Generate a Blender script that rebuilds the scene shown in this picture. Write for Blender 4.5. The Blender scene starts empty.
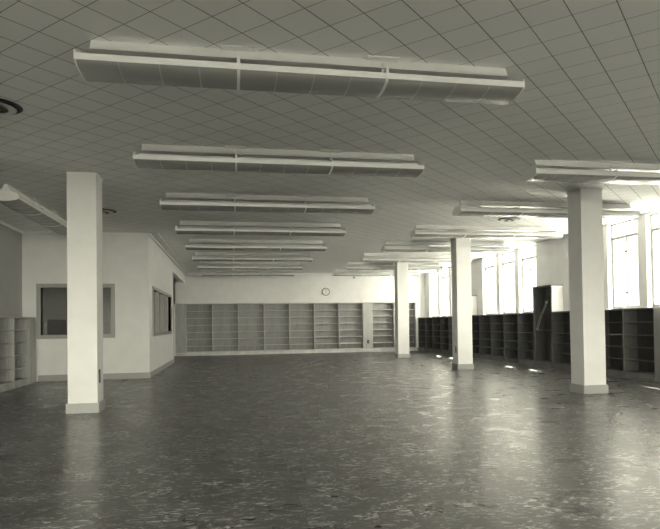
import bpy, bmesh, math, random
from mathutils import Vector, Matrix
random.seed(7)
S = bpy.context.scene
COL = S.collection

# ------------------------------------------------------------------ camera
yaw, pitch, roll = 0.1837, 0.0189, -0.0139
r = Vector((math.cos(yaw), -math.sin(yaw), 0)); f = Vector((math.sin(yaw), math.cos(yaw), 0)); u = Vector((0, 0, 1))
f2 = f*math.cos(pitch) + u*math.sin(pitch); u2 = u*math.cos(pitch) - f*math.sin(pitch)
r3 = r*math.cos(roll) + u2*math.sin(roll); u3 = u2*math.cos(roll) - r*math.sin(roll)
cd = bpy.data.cameras.new('camera'); cam = bpy.data.objects.new('camera', cd); COL.objects.link(cam)
M = Matrix((r3, u3, -f2)).transposed().to_4x4(); M.translation = (0, 0, 1.232)
cam.matrix_world = M
cd.sensor_width = 36; cd.lens = 36*597.72/660
cd.shift_x = (330-342.63)/660; cd.shift_y = (313.13-264.5)/660
cd.clip_start = .05; cd.clip_end = 300
S.camera = cam

# ------------------------------------------------------------------ light
TINT = (1.0, .975, .78)
w = bpy.data.worlds.new('world'); S.world = w; w.use_nodes = True
bg = w.node_tree.nodes['Background']; bg.inputs[0].default_value = (*TINT, 1); bg.inputs[1].default_value = 5.0
# sky made brighter behind the camera (-y), added fill for surfaces facing it
_t = w.node_tree; _c = _t.nodes.new('ShaderNodeTexCoord'); _x = _t.nodes.new('ShaderNodeSeparateXYZ'); _m = _t.nodes.new('ShaderNodeMapRange')
_t.links.new(_c.outputs['Generated'], _x.inputs[0]); _t.links.new(_x.outputs[1], _m.inputs[0])
_m.inputs[1].default_value = -.9; _m.inputs[2].default_value = -.1; _m.inputs[3].default_value = 12.5; _m.inputs[4].default_value = 2.5
_t.links.new(_m.outputs[0], bg.inputs[1])
sd = bpy.data.lights.new('sun', 'SUN'); sun = bpy.data.objects.new('sun', sd); COL.objects.link(sun)
sd.energy = 24; sd.angle = .009; sd.color = TINT
sun.rotation_euler = Vector((-.47, -1.46, -1.0)).to_track_quat('-Z', 'Y').to_euler()
sun.location = (20, 30, 20)
def portal(loc, sx, sy, direction):
    d = bpy.data.lights.new('sky_portal', 'AREA'); d.shape = 'RECTANGLE'; d.size = sx; d.size_y = sy
    d.cycles.is_portal = True
    o = bpy.data.objects.new('sky_portal', d); COL.objects.link(o); o.location = loc
    o.rotation_euler = Vector(direction).to_track_quat('-Z', 'Y').to_euler()
GC = [12.045, 17.775, 23.505]        # centres of the window groups on the right wall
for g in GC:
    portal((8.95, g, 2.5), 3.8, 2.0, (-1, 0, 0))
portal((1.7, -4.25, 1.75), 11.9, 2.7, (0, 1, 0))
S.view_settings.view_transform = 'Standard'; S.view_settings.look = 'None'
S.view_settings.gamma = 1; S.view_settings.use_curve_mapping = False
S.view_settings.exposure = 1.4

# ------------------------------------------------------------------ materials
def mat(name, val=.5, rough=.6, spec=.5, metal=0, tint=(1, 1, 1)):
    m = bpy.data.materials.new(name); m.use_nodes = True
    b = m.node_tree.nodes['Principled BSDF']
    b.inputs['Base Color'].default_value = (val*tint[0], val*tint[1], val*tint[2], 1)
    b.inputs['Roughness'].default_value = rough; b.inputs['Metallic'].default_value = metal
    b.inputs['Specular IOR Level'].default_value = spec
    return m, m.node_tree, b
def nd(nt, t, **k):
    n = nt.nodes.new(t)
    for a, v in k.items():
        if a.startswith('i_'): n.inputs[int(a[2:])].default_value = v
        else: setattr(n, a, v)
    return n
def coords(nt, scale=(1, 1, 1), src='Object', rot=(0, 0, 0)):
    tc = nd(nt, 'ShaderNodeTexCoord'); mp = nd(nt, 'ShaderNodeMapping')
    mp.inputs['Scale'].default_value = scale; mp.inputs['Rotation'].default_value = rot
    nt.links.new(tc.outputs[src], mp.inputs[0]); return mp.outputs[0]
def ramp(nt, fac, stops):
    r_ = nd(nt, 'ShaderNodeValToRGB'); e = r_.color_ramp.elements
    while len(e) < len(stops): e.new(.5)
    for el, (p, v) in zip(e, stops): el.position = p; el.color = (v, v, v, 1)
    nt.links.new(fac, r_.inputs[0]); return r_.outputs[0]
def math_(nt, op, a, b=None, c=None):
    n = nd(nt, 'ShaderNodeMath', operation=op)
    for i, v in enumerate((a, b, c)):
        if v is None: continue
        if hasattr(v, 'links') or hasattr(v, 'is_linked'): nt.links.new(v, n.inputs[i])
        else: n.inputs[i].default_value = v
    return n.outputs[0]
def bump(nt, b, h, strength=.2, dist=.01):
    n = nd(nt, 'ShaderNodeBump'); n.inputs['Strength'].default_value = strength; n.inputs['Distance'].default_value = dist
    nt.links.new(h, n.inputs['Height']); nt.links.new(n.outputs[0], b.inputs['Normal'])

def paint(name, v, rough=.55, scale=3.0, amp=.04):
    m, nt, b = mat(name, v, rough, .35)
    n = nd(nt, 'ShaderNodeTexNoise'); n.inputs['Scale'].default_value = scale; n.inputs['Detail'].default_value = 6
    nt.links.new(coords(nt), n.inputs['Vector'])
    nt.links.new(ramp(nt, n.outputs[0], [(.3, v*(1-amp)), (.7, v*(1+amp))]), b.inputs['Base Color'])
    n2 = nd(nt, 'ShaderNodeTexNoise'); n2.inputs['Scale'].default_value = 160
    nt.links.new(coords(nt), n2.inputs['Vector']); bump(nt, b, n2.outputs[0], .12, .002)
    return m
def wood(name, v, rough=.45, axis='z'):
    m, nt, b = mat(name, v, rough, .4)
    sc = {'z': (22, 22, 1.3), 'x': (1.3, 22, 22), 'y': (22, 1.3, 22)}[axis]
    n = nd(nt, 'ShaderNodeTexNoise'); n.inputs['Scale'].default_value = 1.6; n.inputs['Detail'].default_value = 7
    n.inputs['Roughness'].default_value = .65
    n.inputs['Distortion'].default_value = .4
    nt.links.new(coords(nt, sc), n.inputs['Vector'])
    oi = nd(nt, 'ShaderNodeObjectInfo')
    n1 = nd(nt, 'ShaderNodeTexNoise'); n1.inputs['Scale'].default_value = .7; nt.links.new(coords(nt, (5, 5, .6)), n1.inputs['Vector'])
    c = ramp(nt, n.outputs[0], [(.25, v*.66), (.5, v), (.75, v*1.22)])
    mx = nd(nt, 'ShaderNodeMix', data_type='RGBA', blend_type='MULTIPLY'); mx.inputs[0].default_value = 1
    nt.links.new(c, mx.inputs[6]); nt.links.new(ramp(nt, n1.outputs[0], [(.3, .82), (.7, 1.1)]), mx.inputs[7])
    nt.links.new(mx.outputs[2], b.inputs['Base Color']); bump(nt, b, n.outputs[0], .08, .002)
    return m

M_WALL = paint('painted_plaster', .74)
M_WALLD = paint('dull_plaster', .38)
M_COLUMN = paint('painted_column', .74)
M_TRIM = paint('painted_trim', .80, .4)
M_BASE = paint('baseboard_vinyl', .36, .4)
M_FRAME = paint('painted_frame', .34, .4)
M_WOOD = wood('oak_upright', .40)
M_WOODH = wood('oak_shelf', .54, axis='x')  # shelves lightened to stand in for their lit front edges
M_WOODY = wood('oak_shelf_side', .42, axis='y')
M_WOODB = wood('oak_back', .27)  # darkened to stand in for the shade inside the bays
M_DWOOD = wood('shaded_oak_upright', .085)  # same oak as the far cases, its backlit shade put into the colour
M_DWOODY = wood('shaded_oak_shelf', .12, axis='y')
M_DWOODB = wood('shaded_oak_back', .06)
M_ENAMEL = paint('white_enamel', .82, .3, 2, .02)
M_DIFF, nt, b = mat('ribbed_grey_plastic', .34, .25, .5)
wv = nd(nt, 'ShaderNodeTexWave', wave_type='BANDS', bands_direction='Y'); wv.inputs['Scale'].default_value = 30
nt.links.new(coords(nt), wv.inputs[0]); nt.links.new(ramp(nt, wv.outputs[1], [(0, .30), (1, .37)]), b.inputs['Base Color'])
bump(nt, b, wv.outputs[1], .15, .003)
M_SEAM = paint('plastic_seam', .42, .4)
M_TUBE = paint('frosted_tube', .8, .3)
M_DARK = paint('dark_metal', .03, .4)
M_STEEL = paint('window_steel', .20, .45)
M_WFRAME = paint('window_frame_paint', .42, .45)
M_WHITEDISC = paint('white_disc', .85, .4)
M_OFFICE = paint('office_wall', .5)
M_GROUND = paint('pale_bounce_ground', .82, .8)  # pale tone set for upward bounce
M_DARKGROUND = paint('unseen_dark_ground', .10, .9)  # dark tone set to limit upward bounce

# ceiling: 12 inch tiles laid on the diagonal
M_CEIL, nt, b = mat('ceiling_tile', .62, .8, .2)
geo = nd(nt, 'ShaderNodeNewGeometry'); sx = nd(nt, 'ShaderNodeSeparateXYZ'); nt.links.new(geo.outputs['Position'], sx.inputs[0])
SP = .4365
def line(expr, off, width):
    t = math_(nt, 'SUBTRACT', expr, off); t = math_(nt, 'DIVIDE', t, SP)
    t = math_(nt, 'ADD', t, .5); t = math_(nt, 'FRACT', t); t = math_(nt, 'SUBTRACT', t, .5); t = math_(nt, 'ABSOLUTE', t)
    t = math_(nt, 'MULTIPLY', t, SP)
    mr = nd(nt, 'ShaderNodeMapRange'); mr.inputs[1].default_value = width*.45; mr.inputs[2].default_value = width
    nt.links.new(t, mr.inputs[0]); return mr.outputs[0]
uu = math_(nt, 'SUBTRACT', sx.outputs[0], sx.outputs[1]); vv = math_(nt, 'ADD', sx.outputs[0], sx.outputs[1])
g1 = line(uu, -1.93, .007); g2 = line(vv, 4.75, .005)
gg = math_(nt, 'MULTIPLY', g1, g2)
# tone of each tile
fu = math_(nt, 'FLOOR', math_(nt, 'DIVIDE', math_(nt, 'SUBTRACT', uu, -1.93), SP)); fv = math_(nt, 'FLOOR', math_(nt, 'DIVIDE', math_(nt, 'SUBTRACT', vv, 4.75), SP))
cx = nd(nt, 'ShaderNodeCombineXYZ'); nt.links.new(fu, cx.inputs[0]); nt.links.new(fv, cx.inputs[1])
wn = nd(nt, 'ShaderNodeTexWhiteNoise'); nt.links.new(cx.outputs[0], wn.inputs[0])
nz = nd(nt, 'ShaderNodeTexNoise'); nz.inputs['Scale'].default_value = 90; nt.links.new(geo.outputs['Position'], nz.inputs['Vector'])
tone = math_(nt, 'MULTIPLY_ADD', wn.outputs[0], .03, .88); tone = math_(nt, 'MULTIPLY_ADD', nz.outputs[0], .05, tone)
tone = math_(nt, 'SUBTRACT', tone, .025)
lo = math_(nt, 'MULTIPLY_ADD', gg, .80, .20)
tone = math_(nt, 'MULTIPLY', tone, lo)
cc = nd(nt, 'ShaderNodeCombineColor')
for i in range(3): nt.links.new(tone, cc.inputs[i])
nt.links.new(cc.outputs[0], b.inputs['Base Color']); bump(nt, b, gg, .6, .006)

# floor: 9 inch marbled tiles
M_FLOOR, nt, b = mat('marbled_floor_tile', .1, .2, .35)
geo = nd(nt, 'ShaderNodeNewGeometry'); sx = nd(nt, 'ShaderNodeSeparateXYZ'); nt.links.new(geo.outputs['Position'], sx.inputs[0])
T = .2286
fx = math_(nt, 'DIVIDE', sx.outputs[0], T); fy = math_(nt, 'DIVIDE', sx.outputs[1], T)
ix = math_(nt, 'FLOOR', fx); iy = math_(nt, 'FLOOR', fy)
cx = nd(nt, 'ShaderNodeCombineXYZ'); nt.links.new(ix, cx.inputs[0]); nt.links.new(iy, cx.inputs[1])
wn = nd(nt, 'ShaderNodeTexWhiteNoise'); nt.links.new(cx.outputs[0], wn.inputs[0])
# streaks turn a quarter from tile to tile
par = math_(nt, 'MODULO', math_(nt, 'ABSOLUTE', math_(nt, 'ADD', ix, iy)), 2.0)
def streak(scv, lo_, hi_, v):
    mp = nd(nt, 'ShaderNodeMapping'); mp.inputs['Scale'].default_value = scv
    nt.links.new(geo.outputs['Position'], mp.inputs[0])
    va = nd(nt, 'ShaderNodeVectorMath', operation='ADD'); nt.links.new(mp.outputs[0], va.inputs[0])
    vs = nd(nt, 'ShaderNodeVectorMath', operation='SCALE'); nt.links.new(wn.outputs[1], vs.inputs[0]); vs.inputs[3].default_value = 13
    nt.links.new(vs.outputs[0], va.inputs[1])
    n = nd(nt, 'ShaderNodeTexNoise'); n.inputs['Scale'].default_value = 1; n.inputs['Detail'].default_value = 5; n.inputs['Roughness'].default_value = .62
    n.inputs['Distortion'].default_value = .9
    nt.links.new(va.outputs[0], n.inputs['Vector'])
    return ramp(nt, n.outputs[0], [(lo_, 0), (hi_, v)])
a_ = streak((11, 32, 1), .53, .62, 1); b_ = streak((17, 26, 1), .54, .63, 1)
mx = nd(nt, 'ShaderNodeMix', data_type='FLOAT'); nt.links.new(par, mx.inputs[0]); nt.links.new(a_, mx.inputs[2]); nt.links.new(b_, mx.inputs[3])
a2 = streak((6, 15, 1), .38, .75, 1)
base = math_(nt, 'MULTIPLY_ADD', wn.outputs[0], .025, .05)
pn = nd(nt, 'ShaderNodeTexNoise'); pn.inputs['Scale'].default_value = 3.3; pn.inputs['Detail'].default_value = 3; nt.links.new(geo.outputs['Position'], pn.inputs['Vector'])
patch = ramp(nt, pn.outputs[0], [(.34, .10), (.66, .95)])
fl = math_(nt, 'MULTIPLY', mx.outputs[0], patch)
base = math_(nt, 'MULTIPLY_ADD', fl, .62, base)
base = math_(nt, 'MULTIPLY_ADD', a2, .02, base)
def seam(c):
    t = math_(nt, 'FRACT', c); t = math_(nt, 'SUBTRACT', t, .5); t = math_(nt, 'ABSOLUTE', t)
    mr = nd(nt, 'ShaderNodeMapRange'); mr.inputs[1].default_value = .5; mr.inputs[2].default_value = .492; nt.links.new(t, mr.inputs[0]); return mr.outputs[0]
sm = math_(nt, 'MULTIPLY', seam(fx), seam(fy))
base = math_(nt, 'MULTIPLY', base, math_(nt, 'MULTIPLY_ADD', sm, .35, .65))
cc = nd(nt, 'ShaderNodeCombineColor')
for i in range(3): nt.links.new(base, cc.inputs[i])
nt.links.new(cc.outputs[0], b.inputs['Base Color'])
rn = nd(nt, 'ShaderNodeTexNoise'); rn.inputs['Scale'].default_value = 3; nt.links.new(geo.outputs['Position'], rn.inputs['Vector'])
ro = math_(nt, 'MULTIPLY_ADD', rn.outputs[0], .14, .21); ro = math_(nt, 'MULTIPLY_ADD', wn.outputs[0], .02, ro)
nt.links.new(ro, b.inputs['Roughness'])
bn = nd(nt, 'ShaderNodeTexNoise'); bn.inputs['Scale'].default_value = 9; bn.inputs['Detail'].default_value = 2; nt.links.new(geo.outputs['Position'], bn.inputs['Vector'])


def glass(name, refl, tone=1.0):
    m = bpy.data.materials.new(name); m.use_nodes = True; nt = m.node_tree; nt.nodes.clear()
    t = nd(nt, 'ShaderNodeBsdfTransparent'); t.inputs[0].default_value = (tone, tone, tone, 1)
    g = nd(nt, 'ShaderNodeBsdfGlossy'); g.inputs['Roughness'].default_value = .02
    lw_ = nd(nt, 'ShaderNodeLayerWeight'); lw_.inputs[0].default_value = .5
    p5 = math_(nt, 'POWER', lw_.outputs[1], 4.0); p5 = math_(nt, 'MULTIPLY_ADD', p5, .75, refl)
    mx = nd(nt, 'ShaderNodeMixShader'); nt.links.new(p5, mx.inputs[0])
    nt.links.new(t.outputs[0], mx.inputs[1]); nt.links.new(g.outputs[0], mx.inputs[2])
    o = nd(nt, 'ShaderNodeOutputMaterial'); nt.links.new(mx.outputs[0], o.inputs[0]); return m
M_GLASS = glass('window_glass', .03, .97)
M_OGLASS = glass('office_glass', .06, .8)

# ------------------------------------------------------------------ mesh helpers
class MB:
    def __init__(s): s.bm = bmesh.new()
    def box(s, x0, x1, y0, y1, z0, z1, bevel=0):
        x0, x1 = min(x0, x1), max(x0, x1); y0, y1 = min(y0, y1), max(y0, y1); z0, z1 = min(z0, z1), max(z0, z1)
        v = [s.bm.verts.new(c) for c in ((x0,y0,z0),(x1,y0,z0),(x1,y1,z0),(x0,y1,z0),(x0,y0,z1),(x1,y0,z1),(x1,y1,z1),(x0,y1,z1))]
        fs = [s.bm.faces.new([v[i] for i in q]) for q in ((3,2,1,0),(4,5,6,7),(0,1,5,4),(1,2,6,5),(2,3,7,6),(3,0,4,7))]
        if bevel:
            es = list({e for f_ in fs for e in f_.edges})
            bmesh.ops.bevel(s.bm, geom=es, offset=bevel, segments=2, affect='EDGES', profile=.5)
        return s
    def prism(s, pts, axis, a, b):
        """pts: closed 2-D outline swept from a to b along axis ('x': pts are y,z; 'y': x,z; 'z': x,y)"""
        def P(p, t): return {'x': (t, p[0], p[1]), 'y': (p[0], t, p[1]), 'z': (p[0], p[1], t)}[axis]
        A = [s.bm.verts.new(P(p, a)) for p in pts]; B = [s.bm.verts.new(P(p, b)) for p in pts]
        s.bm.faces.new(A); s.bm.faces.new(B[::-1]); n = len(pts)
        for i in range(n): s.bm.faces.new((A[i], B[i], B[(i+1) % n], A[(i+1) % n]))
        bmesh.ops.recalc_face_normals(s.bm, faces=s.bm.faces[:]); return s
    def lathe(s, prof, c=(0, 0, 0), axis='z', seg=40):
        rings = []
        for (rad, h) in prof:
            ring = []
            for k in range(seg):
                a = 2*math.pi*k/seg; x, y = rad*math.cos(a), rad*math.sin(a)
                p = {'z': (x, y, h), 'y': (x, h, y), 'x': (h, x, y)}[axis]
                ring.append(s.bm.verts.new((c[0]+p[0], c[1]+p[1], c[2]+p[2])))
            rings.append(ring)
        for A, B in zip(rings, rings[1:]):
            for k in range(seg): s.bm.faces.new((A[k], A[(k+1) % seg], B[(k+1) % seg], B[k]))
        s.bm.faces.new(rings[0]); s.bm.faces.new(rings[-1][::-1])
        bmesh.ops.recalc_face_normals(s.bm, faces=s.bm.faces[:]); return s
    def build(s, name, m, parent=None, smooth=False):
        me = bpy.data.meshes.new(name); s.bm.to_mesh(me); s.bm.free()
        me.materials.append(m)
        if smooth:
            for p in me.polygons: p.use_smooth = True
            me.set_sharp_from_angle(angle=math.radians(35))
        o = bpy.data.objects.new(name, me); COL.objects.link(o)
        if parent is not None: o.parent = parent
        return o
def empty(name, loc=(0, 0, 0), rz=0):
    o = bpy.data.objects.new(name, None); COL.objects.link(o); o.location = loc; o.rotation_euler = (0, 0, rz)
    o.empty_display_size = .1; return o
def tag(o, label, cat, group=None):
    o['label'] = label; o['category'] = cat
    if group: o['group'] = group
    return o
def struct(o): o['kind'] = 'structure'; return o
def copy_tree(o, parent=None):
    c = o.copy(); COL.objects.link(c)
    if parent is not None: c.parent = parent
    for ch in [x for x in bpy.data.objects if x.parent == o and x != c]: copy_tree(ch, c)
    return c
KEYS = {}
def kids(o): return [x for x in COL.objects if x.parent == o]

H = 3.5
XL, XR = -4.78, 8.65           # left wall, right wall
YF, YB = -4.0, 26.0            # wall behind the camera, face of the far wall
BX, BY, BE = -1.95, 15.0, 21.0 # office block corner and its far end

# ------------------------------------------------------------------ shell
struct(MB().box(-7.4, 9.1, YF-.3, YB+.6, -.12, 0).build('floor', M_FLOOR))
struct(MB().box(-7.4, 9.1, YF-.3, YB+.6, H, H+.12).build('ceiling', M_CEIL))
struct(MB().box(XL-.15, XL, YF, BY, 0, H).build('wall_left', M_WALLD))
# wall behind the camera; the windows in it are added as fill light
mb = MB()
mb.box(XL, 8.95, YF-.2, YF, 0, .5); mb.box(XL, 8.95, YF-.2, YF, 3.0, H)
fw = [(-4.2 + 2.0*k) for k in range(6)]
edges = [XL] + [e for x in fw for e in (x, x+1.7)] + [8.95]
for a, b2 in zip(edges[::2], edges[1::2]): mb.box(a, b2, YF-.2, YF, .5, 3.0)
struct(mb.build('wall_front', M_WALL))
# far wall: painted above the built-in cases
mb = MB(); mb.box(BX-.5, XR, YB, YB+.35, 2.20, H); mb.box(8.2, XR+.3, YB, YB+.35, 0, 2.20); mb.box(-5.0, 8.2, YB+.35, YB+.5, 0, H)
mb.box(-5.0, -2.33, YB, YB+.35, 0, H)
struct(mb.build('wall_back', M_WALL))
# right wall: sill wall, piers and solids between the window groups
mb = MB(); mb.box(XR, XR+.16, YF, YB, 0, 1.46)
OPEN = []
for g in GC:
    for k in (-1, 0, 1): OPEN.append((g+k*1.335-.53, g+k*1.335+.53))
OPEN.sort()
e = [YF-.2] + [v for o_ in OPEN for v in o_] + [YB]
for a, b2 in zip(e[::2], e[1::2]): mb.box(XR, XR+.16, a, b2, 1.46, H)
for a, b2 in OPEN: mb.box(XR, XR+.16, a, b2, 3.475, H)
struct(mb.build('wall_right', M_WALL))
# office block
WX0, WX1, WZ0, WZ1 = -4.38, -2.82, 1.08, 2.19
mb = MB(); mb.box(XL-2.4, WX0, BY, BY+.14, 0, H); mb.box(WX1, BX, BY, BY+.14, 0, H)
mb.box(WX0, WX1, BY, BY+.14, 0, WZ0); mb.box(WX0, WX1, BY, BY+.14, WZ1, H)
struct(mb.build('wall_office_front', M_WALL))
mb = MB(); SY0, SY1 = 15.62, 20.25
mb.box(BX-.14, BX, BY+.14, SY0, 0, H); mb.box(BX-.14, BX, SY1, BE, 0, H)
mb.box(BX-.14, BX, SY0, SY1, 0, 1.08); mb.box(BX-.14, BX, SY0, SY1, 2.18, H)
mb.box(BX-.14, BX, BE, YB, 3.10, H)
struct(mb.build('wall_office_right', M_WALL))
struct(MB().box(-7.2, BX-.14, BE-.14, BE, 0, H).build('wall_office_back', M_OFFICE))
struct(MB().box(-7.35, -7.2, BY+.14, BE, 0, H).build('wall_office_left', M_OFFICE))
struct(MB().box(-5.15, -5.0, BE, YB, 0, H).build('wall_passage', M_OFFICE))
struct(MB().box(9.1, 45, -4.9, 60, -1.0, -.9).build('floor_bounce_ground', M_GROUND))  # unseen ground, added pale to throw light up to the ceiling
struct(MB().box(-45, 45, -60, -5, -1.0, -.9).build('floor_unseen_dark', M_DARKGROUND))  # unseen dark ground, added to keep bounce off the near ceiling
# trims
def moulding(name, x0, x1, y0, y1, z0, z1, m=M_TRIM): return struct(MB().box(x0, x1, y0, y1, z0, z1, .006).build(name, m))
moulding('trim_1', XL, BX+.045, BY-.045, BY, H-.055, H)
moulding('trim_2', BX, BX+.045, BY, YB, H-.055, H)
moulding('trim_3', BX+.045, XR, YB-.045, YB, H-.05, H)
moulding('trim_4', BX+.20, BX+.235, BY-.05, YB-.045, H-.02, H)
moulding('trim_5', XL, XL+.045, YF, BY-.045, H-.055, H)
moulding('trim_6', BX-.15, BX+.012, BE, YB, 3.085, 3.125)
moulding('trim_7', BX-.16, BX+.02, BE, BE+.03, 0, 3.085, M_FRAME)
def skirting(name, *b_): return struct(MB().box(*b_, .008).build(name, M_BASE))
skirting('baseboard_office_front', -4.44, BX+.018, BY-.018, BY, 0, .145)
skirting('baseboard_office_right', BX, BX+.018, BY, BE, 0, .145)
skirting('baseboard_left', XL, XL+.018, YF, 13.2, 0, .145)
skirting('baseboard_back', 8.22, 8.32, YB-.018, YB, 0, .145)

# ------------------------------------------------------------------ windows of the right wall
def right_window(n, a, b2):
    r_ = struct(empty('window_%d' % n, (0, 0, 0))); X = 8.765
    fr = MB()
    fr.box(X, X+.045, a, a+.035, 1.5, 3.475); fr.box(X, X+.045, b2-.035, b2, 1.5, 3.475)
    fr.box(X, X+.05, a, b2, 3.44, 3.475); fr.box(X, X+.05, a, b2, 1.46, 1.53); fr.box(X-.01, X+.05, a, b2, 3.125, 3.165)
    fr.build('window_frame', M_WFRAME, r_)
    c = (a+b2)/2
    for s_ in (-1, 1):
        y0, y1 = (a+.035, c) if s_ < 0 else (c, b2-.035)
        sa = MB(); z0, z1 = 1.53, 3.125
        sa.box(X+.005, X+.04, y0, y0+.022, z0, z1); sa.box(X+.005, X+.04, y1-.022, y1, z0, z1)
        sa.box(X+.005, X+.04, y0, y1, z0, z0+.03); sa.box(X+.005, X+.04, y0, y1, z1-.022, z1)
        so = sa.build('sash', M_WFRAME, r_)
        MB().box(X+.02, X+.024, y0+.02, y1-.02, z0+.02, z1-.02).build('pane', M_GLASS, so)
    for z in (2.79, 1.86):
        MB().box(X-.035, X, c-.022, c+.022, z-.03, z+.03, .008).build('latch', M_DARK, r_)
    MB().box(X+.02, X+.024, a+.04, b2-.04, 3.16, 3.445).build('pane', M_GLASS, r_)
    MB().box(XR-.005, X+.01, a, b2, 1.46, 1.50, .004).build('window_sill', M_TRIM, r_)
for n, (a, b2) in enumerate(OPEN): right_window(n+1, a, b2)
for k, x in enumerate(fw):  # added unseen windows, lighting the surfaces that face the camera
    r_ = struct(empty('window_%d' % (len(OPEN)+k+1))); fr = MB()
    fr.box(x, x+.06, YF-.12, YF-.06, .5, 3.0); fr.box(x+1.64, x+1.7, YF-.12, YF-.06, .5, 3.0)
    fr.box(x, x+1.7, YF-.12, YF-.06, .5, .56); fr.box(x, x+1.7, YF-.12, YF-.06, 2.94, 3.0); fr.box(x+.82, x+.88, YF-.12, YF-.06, .5, 3.0)
    fr.build('window_frame', M_STEEL, r_)
    MB().box(x+.05, x+1.65, YF-.095, YF-.09, .55, 2.95).build('pane', M_GLASS, r_)
# office windows
r_ = struct(empty('window_30', (0, 0, 0)))
fr = MB(); Y0, Y1 = BY-.025, BY+.15
fr.box(WX0-.09, WX0, Y0, Y1, WZ0-.09, WZ1+.09); fr.box(WX1, WX1+.09, Y0, Y1, WZ0-.09, WZ1+.09)
fr.box(WX0, WX1, Y0, Y1, WZ0-.09, WZ0); fr.box(WX0, WX1, Y0, Y1, WZ1, WZ1+.09)
fr.build('window_frame', M_FRAME, r_); MB().box(WX0, WX1, BY+.06, BY+.066, WZ0, WZ1).build('pane', M_OGLASS, r_)
r_ = struct(empty('window_31', (0, 0, 0)))
fr = MB(); X0, X1 = BX-.15, BX+.025
fr.box(X0, X1, SY0-.08, SY0, 1.0, 2.26); fr.box(X0, X1, SY1, SY1+.08, 1.0, 2.26)
fr.box(X0, X1, SY0, SY1, 1.0, 1.08); fr.box(X0, X1, SY0, SY1, 2.18, 2.26)
for k in (1, 2, 3):
    y = SY0+(SY1-SY0)*k/4; fr.box(X0, X1, y-.05, y+.05, 1.08, 2.18)
fr.build('window_frame', M_FRAME, r_)
for k in range(4):
    w_ = (SY1-SY0)/4; y = SY0+w_*k
    MB().box(BX-.08, BX-.074, y+(.05 if k else 0), y+w_-(.05 if k < 3 else 0), 1.08, 2.18).build('pane', M_OGLASS, r_)

# ------------------------------------------------------------------ columns
def column(x, y, label, far=False):
    t = empty('column', (x, y, 0)); tag(t, label, 'column', 'square white columns')
    MB().box(-.2036, .2036, -.2036, .2036, 0, H, .004).build('shaft', M_COLUMN, t)
    bb = MB(); a, o_ = .2036, .226
    bb.box(-o_, o_, -o_, -a, 0, .145, .004); bb.box(-o_, o_, a, o_, 0, .145, .004)
    bb.box(-o_, -a, -a, a, 0, .145); bb.box(a, o_, -a, a, 0, .145)
    bb.build('base', M_BASE, t)
    cb = MB(); o_ = .212
    cb.box(-o_, o_, -o_, -a, H-.03, H); cb.box(-o_, o_, a, o_, H-.03, H); cb.box(-o_, -a, -a, a, H-.03, H); cb.box(a, o_, -a, a, H-.03, H)
    cb.build('collar', M_TRIM, t); return t
CW = .2036; CXR, CY0, CSP = 5.853+CW, 9.21+CW, 5.730
column(-2.334+CW, CY0, 'square white column standing alone on the left, before the office window')
column(CXR, CY0, 'thickest square column of the right row, nearest the camera')
column(CXR, CY0+CSP, 'middle column of the three in the right row')
column(CXR, CY0+2*CSP, 'thinnest, farthest column of the right row, before the far bookcases')

# ------------------------------------------------------------------ bookcases
def bookcase_back(x0, x1, label):
    t = empty('bookcase', ((x0+x1)/2, YB, 0)); tag(t, label, 'bookcase', 'built-in bookcases along the far wall')
    hw = (x1-x0)/2 - .001; D = .32; th = .022; Z0, Z1 = .16, 2.19
    for s_ in (-1, 1): MB().box(s_*hw, s_*(hw-th), 0, D, 0, Z1, .002).build('side_panel', M_WOOD, t)
    MB().box(-hw+th, hw-th, .0, D, Z1-.025, Z1).build('top', M_WOODH, t)
    MB().box(-hw+th, hw-th, D-.012, D, .0, Z1-.025).build('back_panel', M_WOODB, t)
    MB().box(-hw+th, hw-th, .0, D-.012, Z0-.02, Z0).build('bottom_shelf', M_WOODH, t)
    MB().box(-hw+th, hw-th, .01, .03, 0, Z0-.02).build('plinth', M_WOODH, t)
    for z in (.40, .70, .99, 1.29, 1.59, 1.88): MB().box(-hw+th, hw-th, .012, D-.012, z-.02, z, .002).build('shelf', M_WOODH, t)
words = ['first', 'second', 'third', 'fourth', 'fifth', 'sixth', 'seventh']
for k in range(7):
    extra = {0: 'beside the plain end panel by the office', 6: 'beside the pale upright panel', 5: 'below the wall clock',
             4: 'just left of the clock'}.get(k, 'of seven adjoining')
    bookcase_back(-1.90+1.095*k, -1.90+1.095*(k+1), '%s far wall bookcase from left, %s' % (words[k], extra))
bookcase_back(6.17, 7.19, 'bright empty tall bookcase on the far wall between pale panel and farthest column')
bookcase_back(7.19, 8.2, 'far wall tall bookcase at the right corner, mostly behind the farthest column')
struct(MB().box(-2.33, -1.90, YB-.005, YB+.32, 0, 2.19).build('trim_8', M_WOOD))
struct(MB().box(5.765, 6.17, YB-.005, YB+.32, 0, 2.19).build('trim_9', M_WOOD))
struct(MB().box(-2.33, 8.2, YB-.012, YB-.004, 0, .135).build('baseboard_back_cases', M_WOODH))

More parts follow.
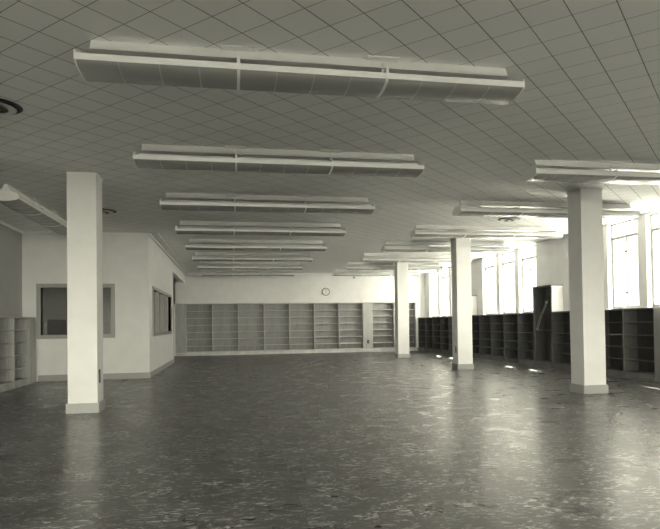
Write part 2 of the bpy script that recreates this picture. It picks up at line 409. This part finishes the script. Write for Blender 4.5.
def bookcase_low(y0, y1, label, xf=8.3, depth=.345, flip=1, group='low bookcases under the right windows', M3=None, zs=(.41, .67, .93, 1.20)):
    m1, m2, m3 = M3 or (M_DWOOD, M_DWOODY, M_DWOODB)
    t = empty('low_bookcase', (xf, (y0+y1)/2, 0)); tag(t, label, 'bookcase', group)
    hw = (y1-y0)/2-.001; th = .02; D = depth*flip; Z1 = 1.49
    for s_ in (-1, 1): MB().box(0, D, s_*hw, s_*(hw-th), 0, Z1-.03, .002).build('side_panel', m1, t)
    MB().box(-.012*flip, D, -hw, hw, Z1-.03, Z1, .003).build('top', m2, t)
    MB().box(D-.012*flip, D, -hw+th, hw-th, 0, Z1-.03).build('back_panel', m3, t)
    MB().box(0, D-.012*flip, -hw+th, hw-th, .13, .15).build('bottom_shelf', m2, t)
    MB().box(.012*flip, .03*flip, -hw+th, hw-th, 0, .13).build('plinth', m2, t)
    MB().box(-.012*flip, -.001*flip, -hw, hw, 0, .035, .003).build('shoe_moulding', m2, t)
    for z in zs: MB().box(.012*flip, D-.012*flip, -hw+th, hw-th, z-.02, z, .002).build('shelf', m2, t)
    return t
ys = [14.50-.97*k for k in range(6)]
labs = ['low dark bookcase adjoining the near side of the tall open cabinet',
        'low dark bookcase mostly hidden behind the nearest right column',
        'low dark bookcase just right of the nearest right column',
        'low dark bookcase cut by the right edge of the photo']
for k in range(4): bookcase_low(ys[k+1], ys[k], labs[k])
ys = [15.48+.935*k for k in range(6)]
labs = ['low dark bookcase adjoining the far side of the tall open cabinet', 'second low dark bookcase beyond the tall open cabinet',
        'third low dark bookcase beyond the tall open cabinet', 'fourth low dark bookcase beyond the tall open cabinet',
        'low dark bookcase directly right of the middle column, last before its hidden cabinet']
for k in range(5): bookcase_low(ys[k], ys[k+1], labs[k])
ys = [21.12+.975*k for k in range(6)]
labs = ['low dark bookcase left of the middle column, nearest of the farthest run', 'second nearest low bookcase of the run left of the middle column',
        'middle low bookcase of the run between the two far columns', 'second last low bookcase before the far right corner',
        'last low dark bookcase in the far right corner']
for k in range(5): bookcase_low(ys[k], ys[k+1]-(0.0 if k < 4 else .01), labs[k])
LG = 'low bookcases along the left wall'
LM = (M_WOOD, M_WOODY, M_DWOODB); LZ = (.40, .68, .95, 1.22)  # darkened backs carry the shade inside the left cases
bookcase_low(12.56, 13.485, 'low bookcase on the left wall cut off by the left photo edge', XL+.33, .328, -1, LG, LM, LZ)
LC = bookcase_low(13.485, 14.42, 'low bookcase on the left wall with broad end panel beside the office window', XL+.33, .328, -1, LG, LM, LZ)
MB().box(-.328, 0, .4675, .90, 0, 1.49, .002).build('end_panel', M_WOOD, LC)

def tall_cabinet(y0, y1, label, xf=8.3):
    t = empty('tall_cabinet', (xf, (y0+y1)/2, 0)); tag(t, label, 'cabinet')
    hw = (y1-y0)/2-.001; D = .347; Z1 = 2.21; th = .03
    for s_ in (-1, 1):  # near side gets a pale colour for the light falling on it
        MB().box(0, D, s_*hw, s_*(hw-th), 0, Z1-.03, .002).build('side_panel', M_TRIM if s_ < 0 else M_DWOOD, t)['label'] = 'side panel coloured pale as lit' if s_ < 0 else 'wooden side panel coloured dark as shaded'
    MB().box(-.008, D, -hw, hw, Z1-.03, Z1, .003).build('top', M_DWOODY, t)
    MB().box(D-.012, D, -hw+th, hw-th, 0, Z1-.03).build('back_panel', M_DWOODB, t)
    for z, n_ in ((.15, 'bottom_shelf'), (1.0, 'shelf')): MB().box(.0, D-.012, -hw+th, hw-th, z-.022, z).build(n_, M_DWOODY, t)
    MB().box(.012, .03, -hw+th, hw-th, 0, .128).build('plinth', M_DWOODY, t)
    MB().box(-.012, -.001, -hw, hw, 0, .035, .003).build('shoe_moulding', M_DWOODY, t)
    MB().box(.0, .02, hw-.075, hw-th, .15, Z1-.03).build('face_stile', M_DWOOD, t)
    MB().box(-.004, .02, -hw, -hw+.035, 0, Z1-.03).build('face_stile', M_DWOOD, t)
    return t
CAB = tall_cabinet(14.50, 15.48, 'tall open wooden cabinet rising above the low bookcases by the windows')
tall_cabinet(20.155, 21.12, 'second tall cabinet, hidden behind the middle column but for its pale side')
# notched strip leaning in the cabinet
mb = MB()
def P(t): return (8.34+.1*t, 15.36-.36*t + .03*math.sin(t*5), 1.0+.80*t)
for s_ in (-.04, .04):
    for k in range(16):
        a, b2 = Vector(P(k/16)), Vector(P((k+1)/16)); c = (a+b2)/2
        mb.box(c.x-.008, c.x+.008, c.y+s_-.006, c.y+s_+.006, a.z, b2.z+.002)
for k in range(9):
    c = Vector(P((k+.5)/9)); mb.box(c.x-.006, c.x+.006, c.y-.045, c.y+.045, c.z-.012, c.z+.012)
ns = mb.build('notched_strip', M_WOODB, CAB); ns.location = (-8.3, -14.99, 0); ns['label'] = 'slanting notched strip'

# ------------------------------------------------------------------ ceiling light fixtures
L = 3.64
def section(r0, dz=0):
    """under-side curve of the trough, left rim to right rim"""
    pts = [(-.205, -.232), (-.195, -.243), (-.165, -.256), (-.12, -.267), (-.06, -.274), (0, -.276), (.06, -.274), (.12, -.267), (.165, -.256), (.195, -.243), (.205, -.232)]
    return [(y*(1-r0), z+dz) for y, z in pts]
def make_fixture():
    t = empty('ceiling_light', (0, 0, H))
    MB().prism([(-.055, -.075), (-.022, 0), (.022, 0), (.055, -.075)], 'x', -L/2+.07, L/2-.07).build('housing', M_ENAMEL, t)
    MB().prism([(-.09, -.10), (-.055, -.0745), (.055, -.0745), (.09, -.10)], 'x', -L/2+.07, L/2-.07).build('reflector', M_ENAMEL, t)
    for s_ in (-1, 1):
        rl = MB(); rl.box(-L/2, L/2, s_*.205, s_*.213, -.24, -.19, .002); rl.box(-L/2, L/2, s_*.213, s_*.218, -.218, -.212)
        rl.build('side_rail', M_ENAMEL, t)
        out = section(0)
        MB().prism([(-.212, -.165)]+[(y*1.03, z-.003) for y, z in out]+[(.212, -.165), (.09, -.12), (-.09, -.12)], 'x', s_*(L/2-.001), s_*(L/2+.012)).build('end_cap', M_ENAMEL, t)
        st = MB(); x = s_*L/6
        o2 = [(y*1.025, z-.004) for y, z in out]; i2 = [(y, z+.001) for y, z in out]
        st.prism(o2+i2[::-1], 'x', x-.012, x+.012)
        st.box(x-.012, x+.012, -.222, -.205, -.24, -.15); st.box(x-.012, x+.012, .205, .222, -.24, -.15)
        st.box(x-.012, x+.012, -.21, -.055, -.165, -.15); st.box(x-.012, x+.012, .055, .21, -.165, -.15)
        st.box(x-.012, x+.012, -.07, -.055, -.15, -.05); st.box(x-.012, x+.012, .055, .07, -.15, -.05)
        st.build('hanger_strap', M_ENAMEL, t)
        MB().box(x-.14, x+.14, -.10, .10, -.012, 0, .003).build('canopy_plate', M_ENAMEL, t)
    for k in range(3):
        a = -L/2+.001+L/3*k; b2 = a+L/3-.002
        o1 = section(0); i1 = [(y*.985, z+.006) for y, z in o1]
        d = MB().prism(o1+i1[::-1], 'x', a, b2).build('diffuser', M_DIFF, t, True)
        for j in (1, 2, 3):
            se = MB(); x = a+(b2-a)*j/4; oo = [(y*1.008, z-.0025) for y, z in o1]
            se.prism(oo+[(y, z+.0002) for y, z in o1][::-1], 'x', x-.004, x+.004)
            se.build('seam_strip', M_SEAM, d)
        for s_ in (-1, 1):
            tb = MB().lathe([(.018, a+.03), (.018, b2-.03)], (0, 0, 0), 'x', 12)
            bmesh.ops.translate(tb.bm, verts=tb.bm.verts[:], vec=(0, s_*.06, -.145)); tb.build('tube', M_TUBE, t, True)
    return t
proto = make_fixture()
def place(o, x, y, label, group, rz=0):
    o.location = (x, y, H); o.rotation_euler = (0, 0, rz); tag(o, label, 'ceiling light', group)
XF, XF2 = (-1.1385+2.5015)/2, 5.94
lw = ['nearest and largest long ceiling light, across the top of the photo', 'second nearest long ceiling light of the central row',
      'third long ceiling light of the central row from the camera', 'fourth long ceiling light of the central row from the camera',
      'fifth long ceiling light of the central row from the camera', 'sixth long ceiling light of the central row, third from the far wall',
      'seventh long ceiling light of the central row, next to last', 'farthest long ceiling light of the central row, close to far wall']
first = True
for k in range(8):
    o = proto if first else copy_tree(proto); first = False
    place(o, XF, 4.965+2.7416*k, lw[k], 'long ceiling lights of the central row')
rw = ['nearest ceiling light of the window-side row, in front of the nearest right column', 'second ceiling light of the window-side row, just beyond the nearest right column',
      'third ceiling light of the window-side row, between nearest and middle columns', 'fourth ceiling light of the window-side row, just beyond the middle column',
      'fifth ceiling light of the window-side row, third from the far wall', 'next to last ceiling light of the window-side row, at the farthest column',
      'last ceiling light of the window-side row, close to the far wall']
for k in range(1, 8):
    place(copy_tree(proto), XF2, 4.965+2.7416*k, rw[k-1], 'long ceiling lights of the window-side row')
place(copy_tree(proto), -3.45, 11.85, 'ceiling light running lengthwise at left edge, partly behind the left column', None, math.pi/2)

# ------------------------------------------------------------------ round ceiling vents
def vent(x, y, label):
    t = empty('ceiling_vent', (x, y, H)); t.scale = (.80, .80, .6); tag(t, label, 'air vent', 'round ceiling vents')
    MB().lathe([(.30, 0), (.31, -.012), (.30, -.022), (.265, -.024), (.255, -.014), (.25, 0)]).build('outer_ring', M_DARK, t, True)
    MB().lathe([(.12, -.004), (.235, -.045), (.24, -.052), (.22, -.055), (.11, -.012)]).build('middle_cone', M_WHITEDISC, t, True)
    MB().lathe([(.05, -.012), (.14, -.058), (.145, -.066), (.12, -.068), (.04, -.026)]).build('inner_cone', M_DARK, t, True)
    MB().lathe([(.02, -.02), (.055, -.07), (.05, -.078), (.015, -.08)]).build('center_disc', M_WHITEDISC, t, True)
vent(-2.33, 6.55, 'round dark-rimmed ceiling vent cut by the left photo edge')
vent(-2.43, 12.20, 'round ceiling vent just right of the left column')
vent(6.02, 12.20, 'round ceiling vent between the window-side ceiling lights')

# ------------------------------------------------------------------ clock and small fittings
t = empty('wall_clock', (4.09, YB, 2.68)); tag(t, 'small round wall clock with white face high on the far wall', 'clock')
MB().lathe([(.17, 0), (.175, -.03), (.165, -.045), (.15, -.045), (.15, -.03), (.15, -.01)], axis='y').build('rim', M_STEEL, t, True)
MB().lathe([(.15, -.012), (.15, -.022)], axis='y').build('face', M_WHITEDISC, t)
hd = MB(); hd.box(-.006, .006, -.028, -.024, -.02, .12); hd.build('minute_hand', M_DARK, t)
hd = MB(); hd.box(-.008, .008, -.032, -.028, -.08, .015); hd.build('hour_hand', M_DARK, t)
mk = MB()
for k in range(12):
    a = k*math.pi/6; x, z = .13*math.sin(a), .13*math.cos(a); mk.box(x-.005, x+.005, -.025, -.022, z-.008, z+.008)
mk.build('hour_marks', M_DARK, t)
def outlet(loc, axis, label, sz=(.04, .07), m=M_DARK, name='wall_outlet', cat='outlet'):
    t = empty(name, loc); tag(t, label, cat); a, h = sz
    def bx(d0, d1, p, q, z0, z1, bev=0):
        return MB().box(p, q, d0, d1, z0, z1, bev) if abs(axis[1]) else MB().box(d0, d1, p, q, z0, z1, bev)
    s_ = axis[0] + axis[1]
    bx(0, s_*.012, -a, a, -h, h, .003).build('cover_plate', m, t)
    for z in (-.45*h, .45*h): bx(s_*.0121, s_*.018, -a*.45, a*.45, z-h*.22, z+h*.22).build('socket', M_STEEL, t)
outlet((-2.334+2*CW+.0005, 9.33, .52), (1, 0), 'small dark outlet plate low on the left column, right face', (.035, .10))
outlet((5.853-.0005, 15.08, .52), (-1, 0), 'small dark outlet plate low on the middle column, left face', (.035, .09))
outlet((5.97, YB-.006, .45), (0, -1), 'small dark fitting low on the pale panel of the far wall', (.05, .08))
t = empty('wall_sensor', (5.37, YB-.0005, 3.31)); tag(t, 'tiny dark round fitting high on far wall near the ceiling', 'sensor')
MB().lathe([(.05, 0), (.05, -.02), (.03, -.04)], axis='y', seg=20).build('body', M_STEEL, t, True)
MB().lathe([(.018, -.0395), (.012, -.06)], axis='y', seg=16).build('tip', M_DARK, t, True)
# counter inside the office
t = empty('office_counter', (-4.6, 19.6, 0)); tag(t, 'pale counter inside the office, seen dimly through the left window', 'counter')
MB().box(-2.4, 2.4, -.3, .3, .86, .9, .004).build('top', M_OFFICE, t)
MB().box(-2.35, 2.35, -.26, .3, 0, .86).build('body', M_DWOOD, t)
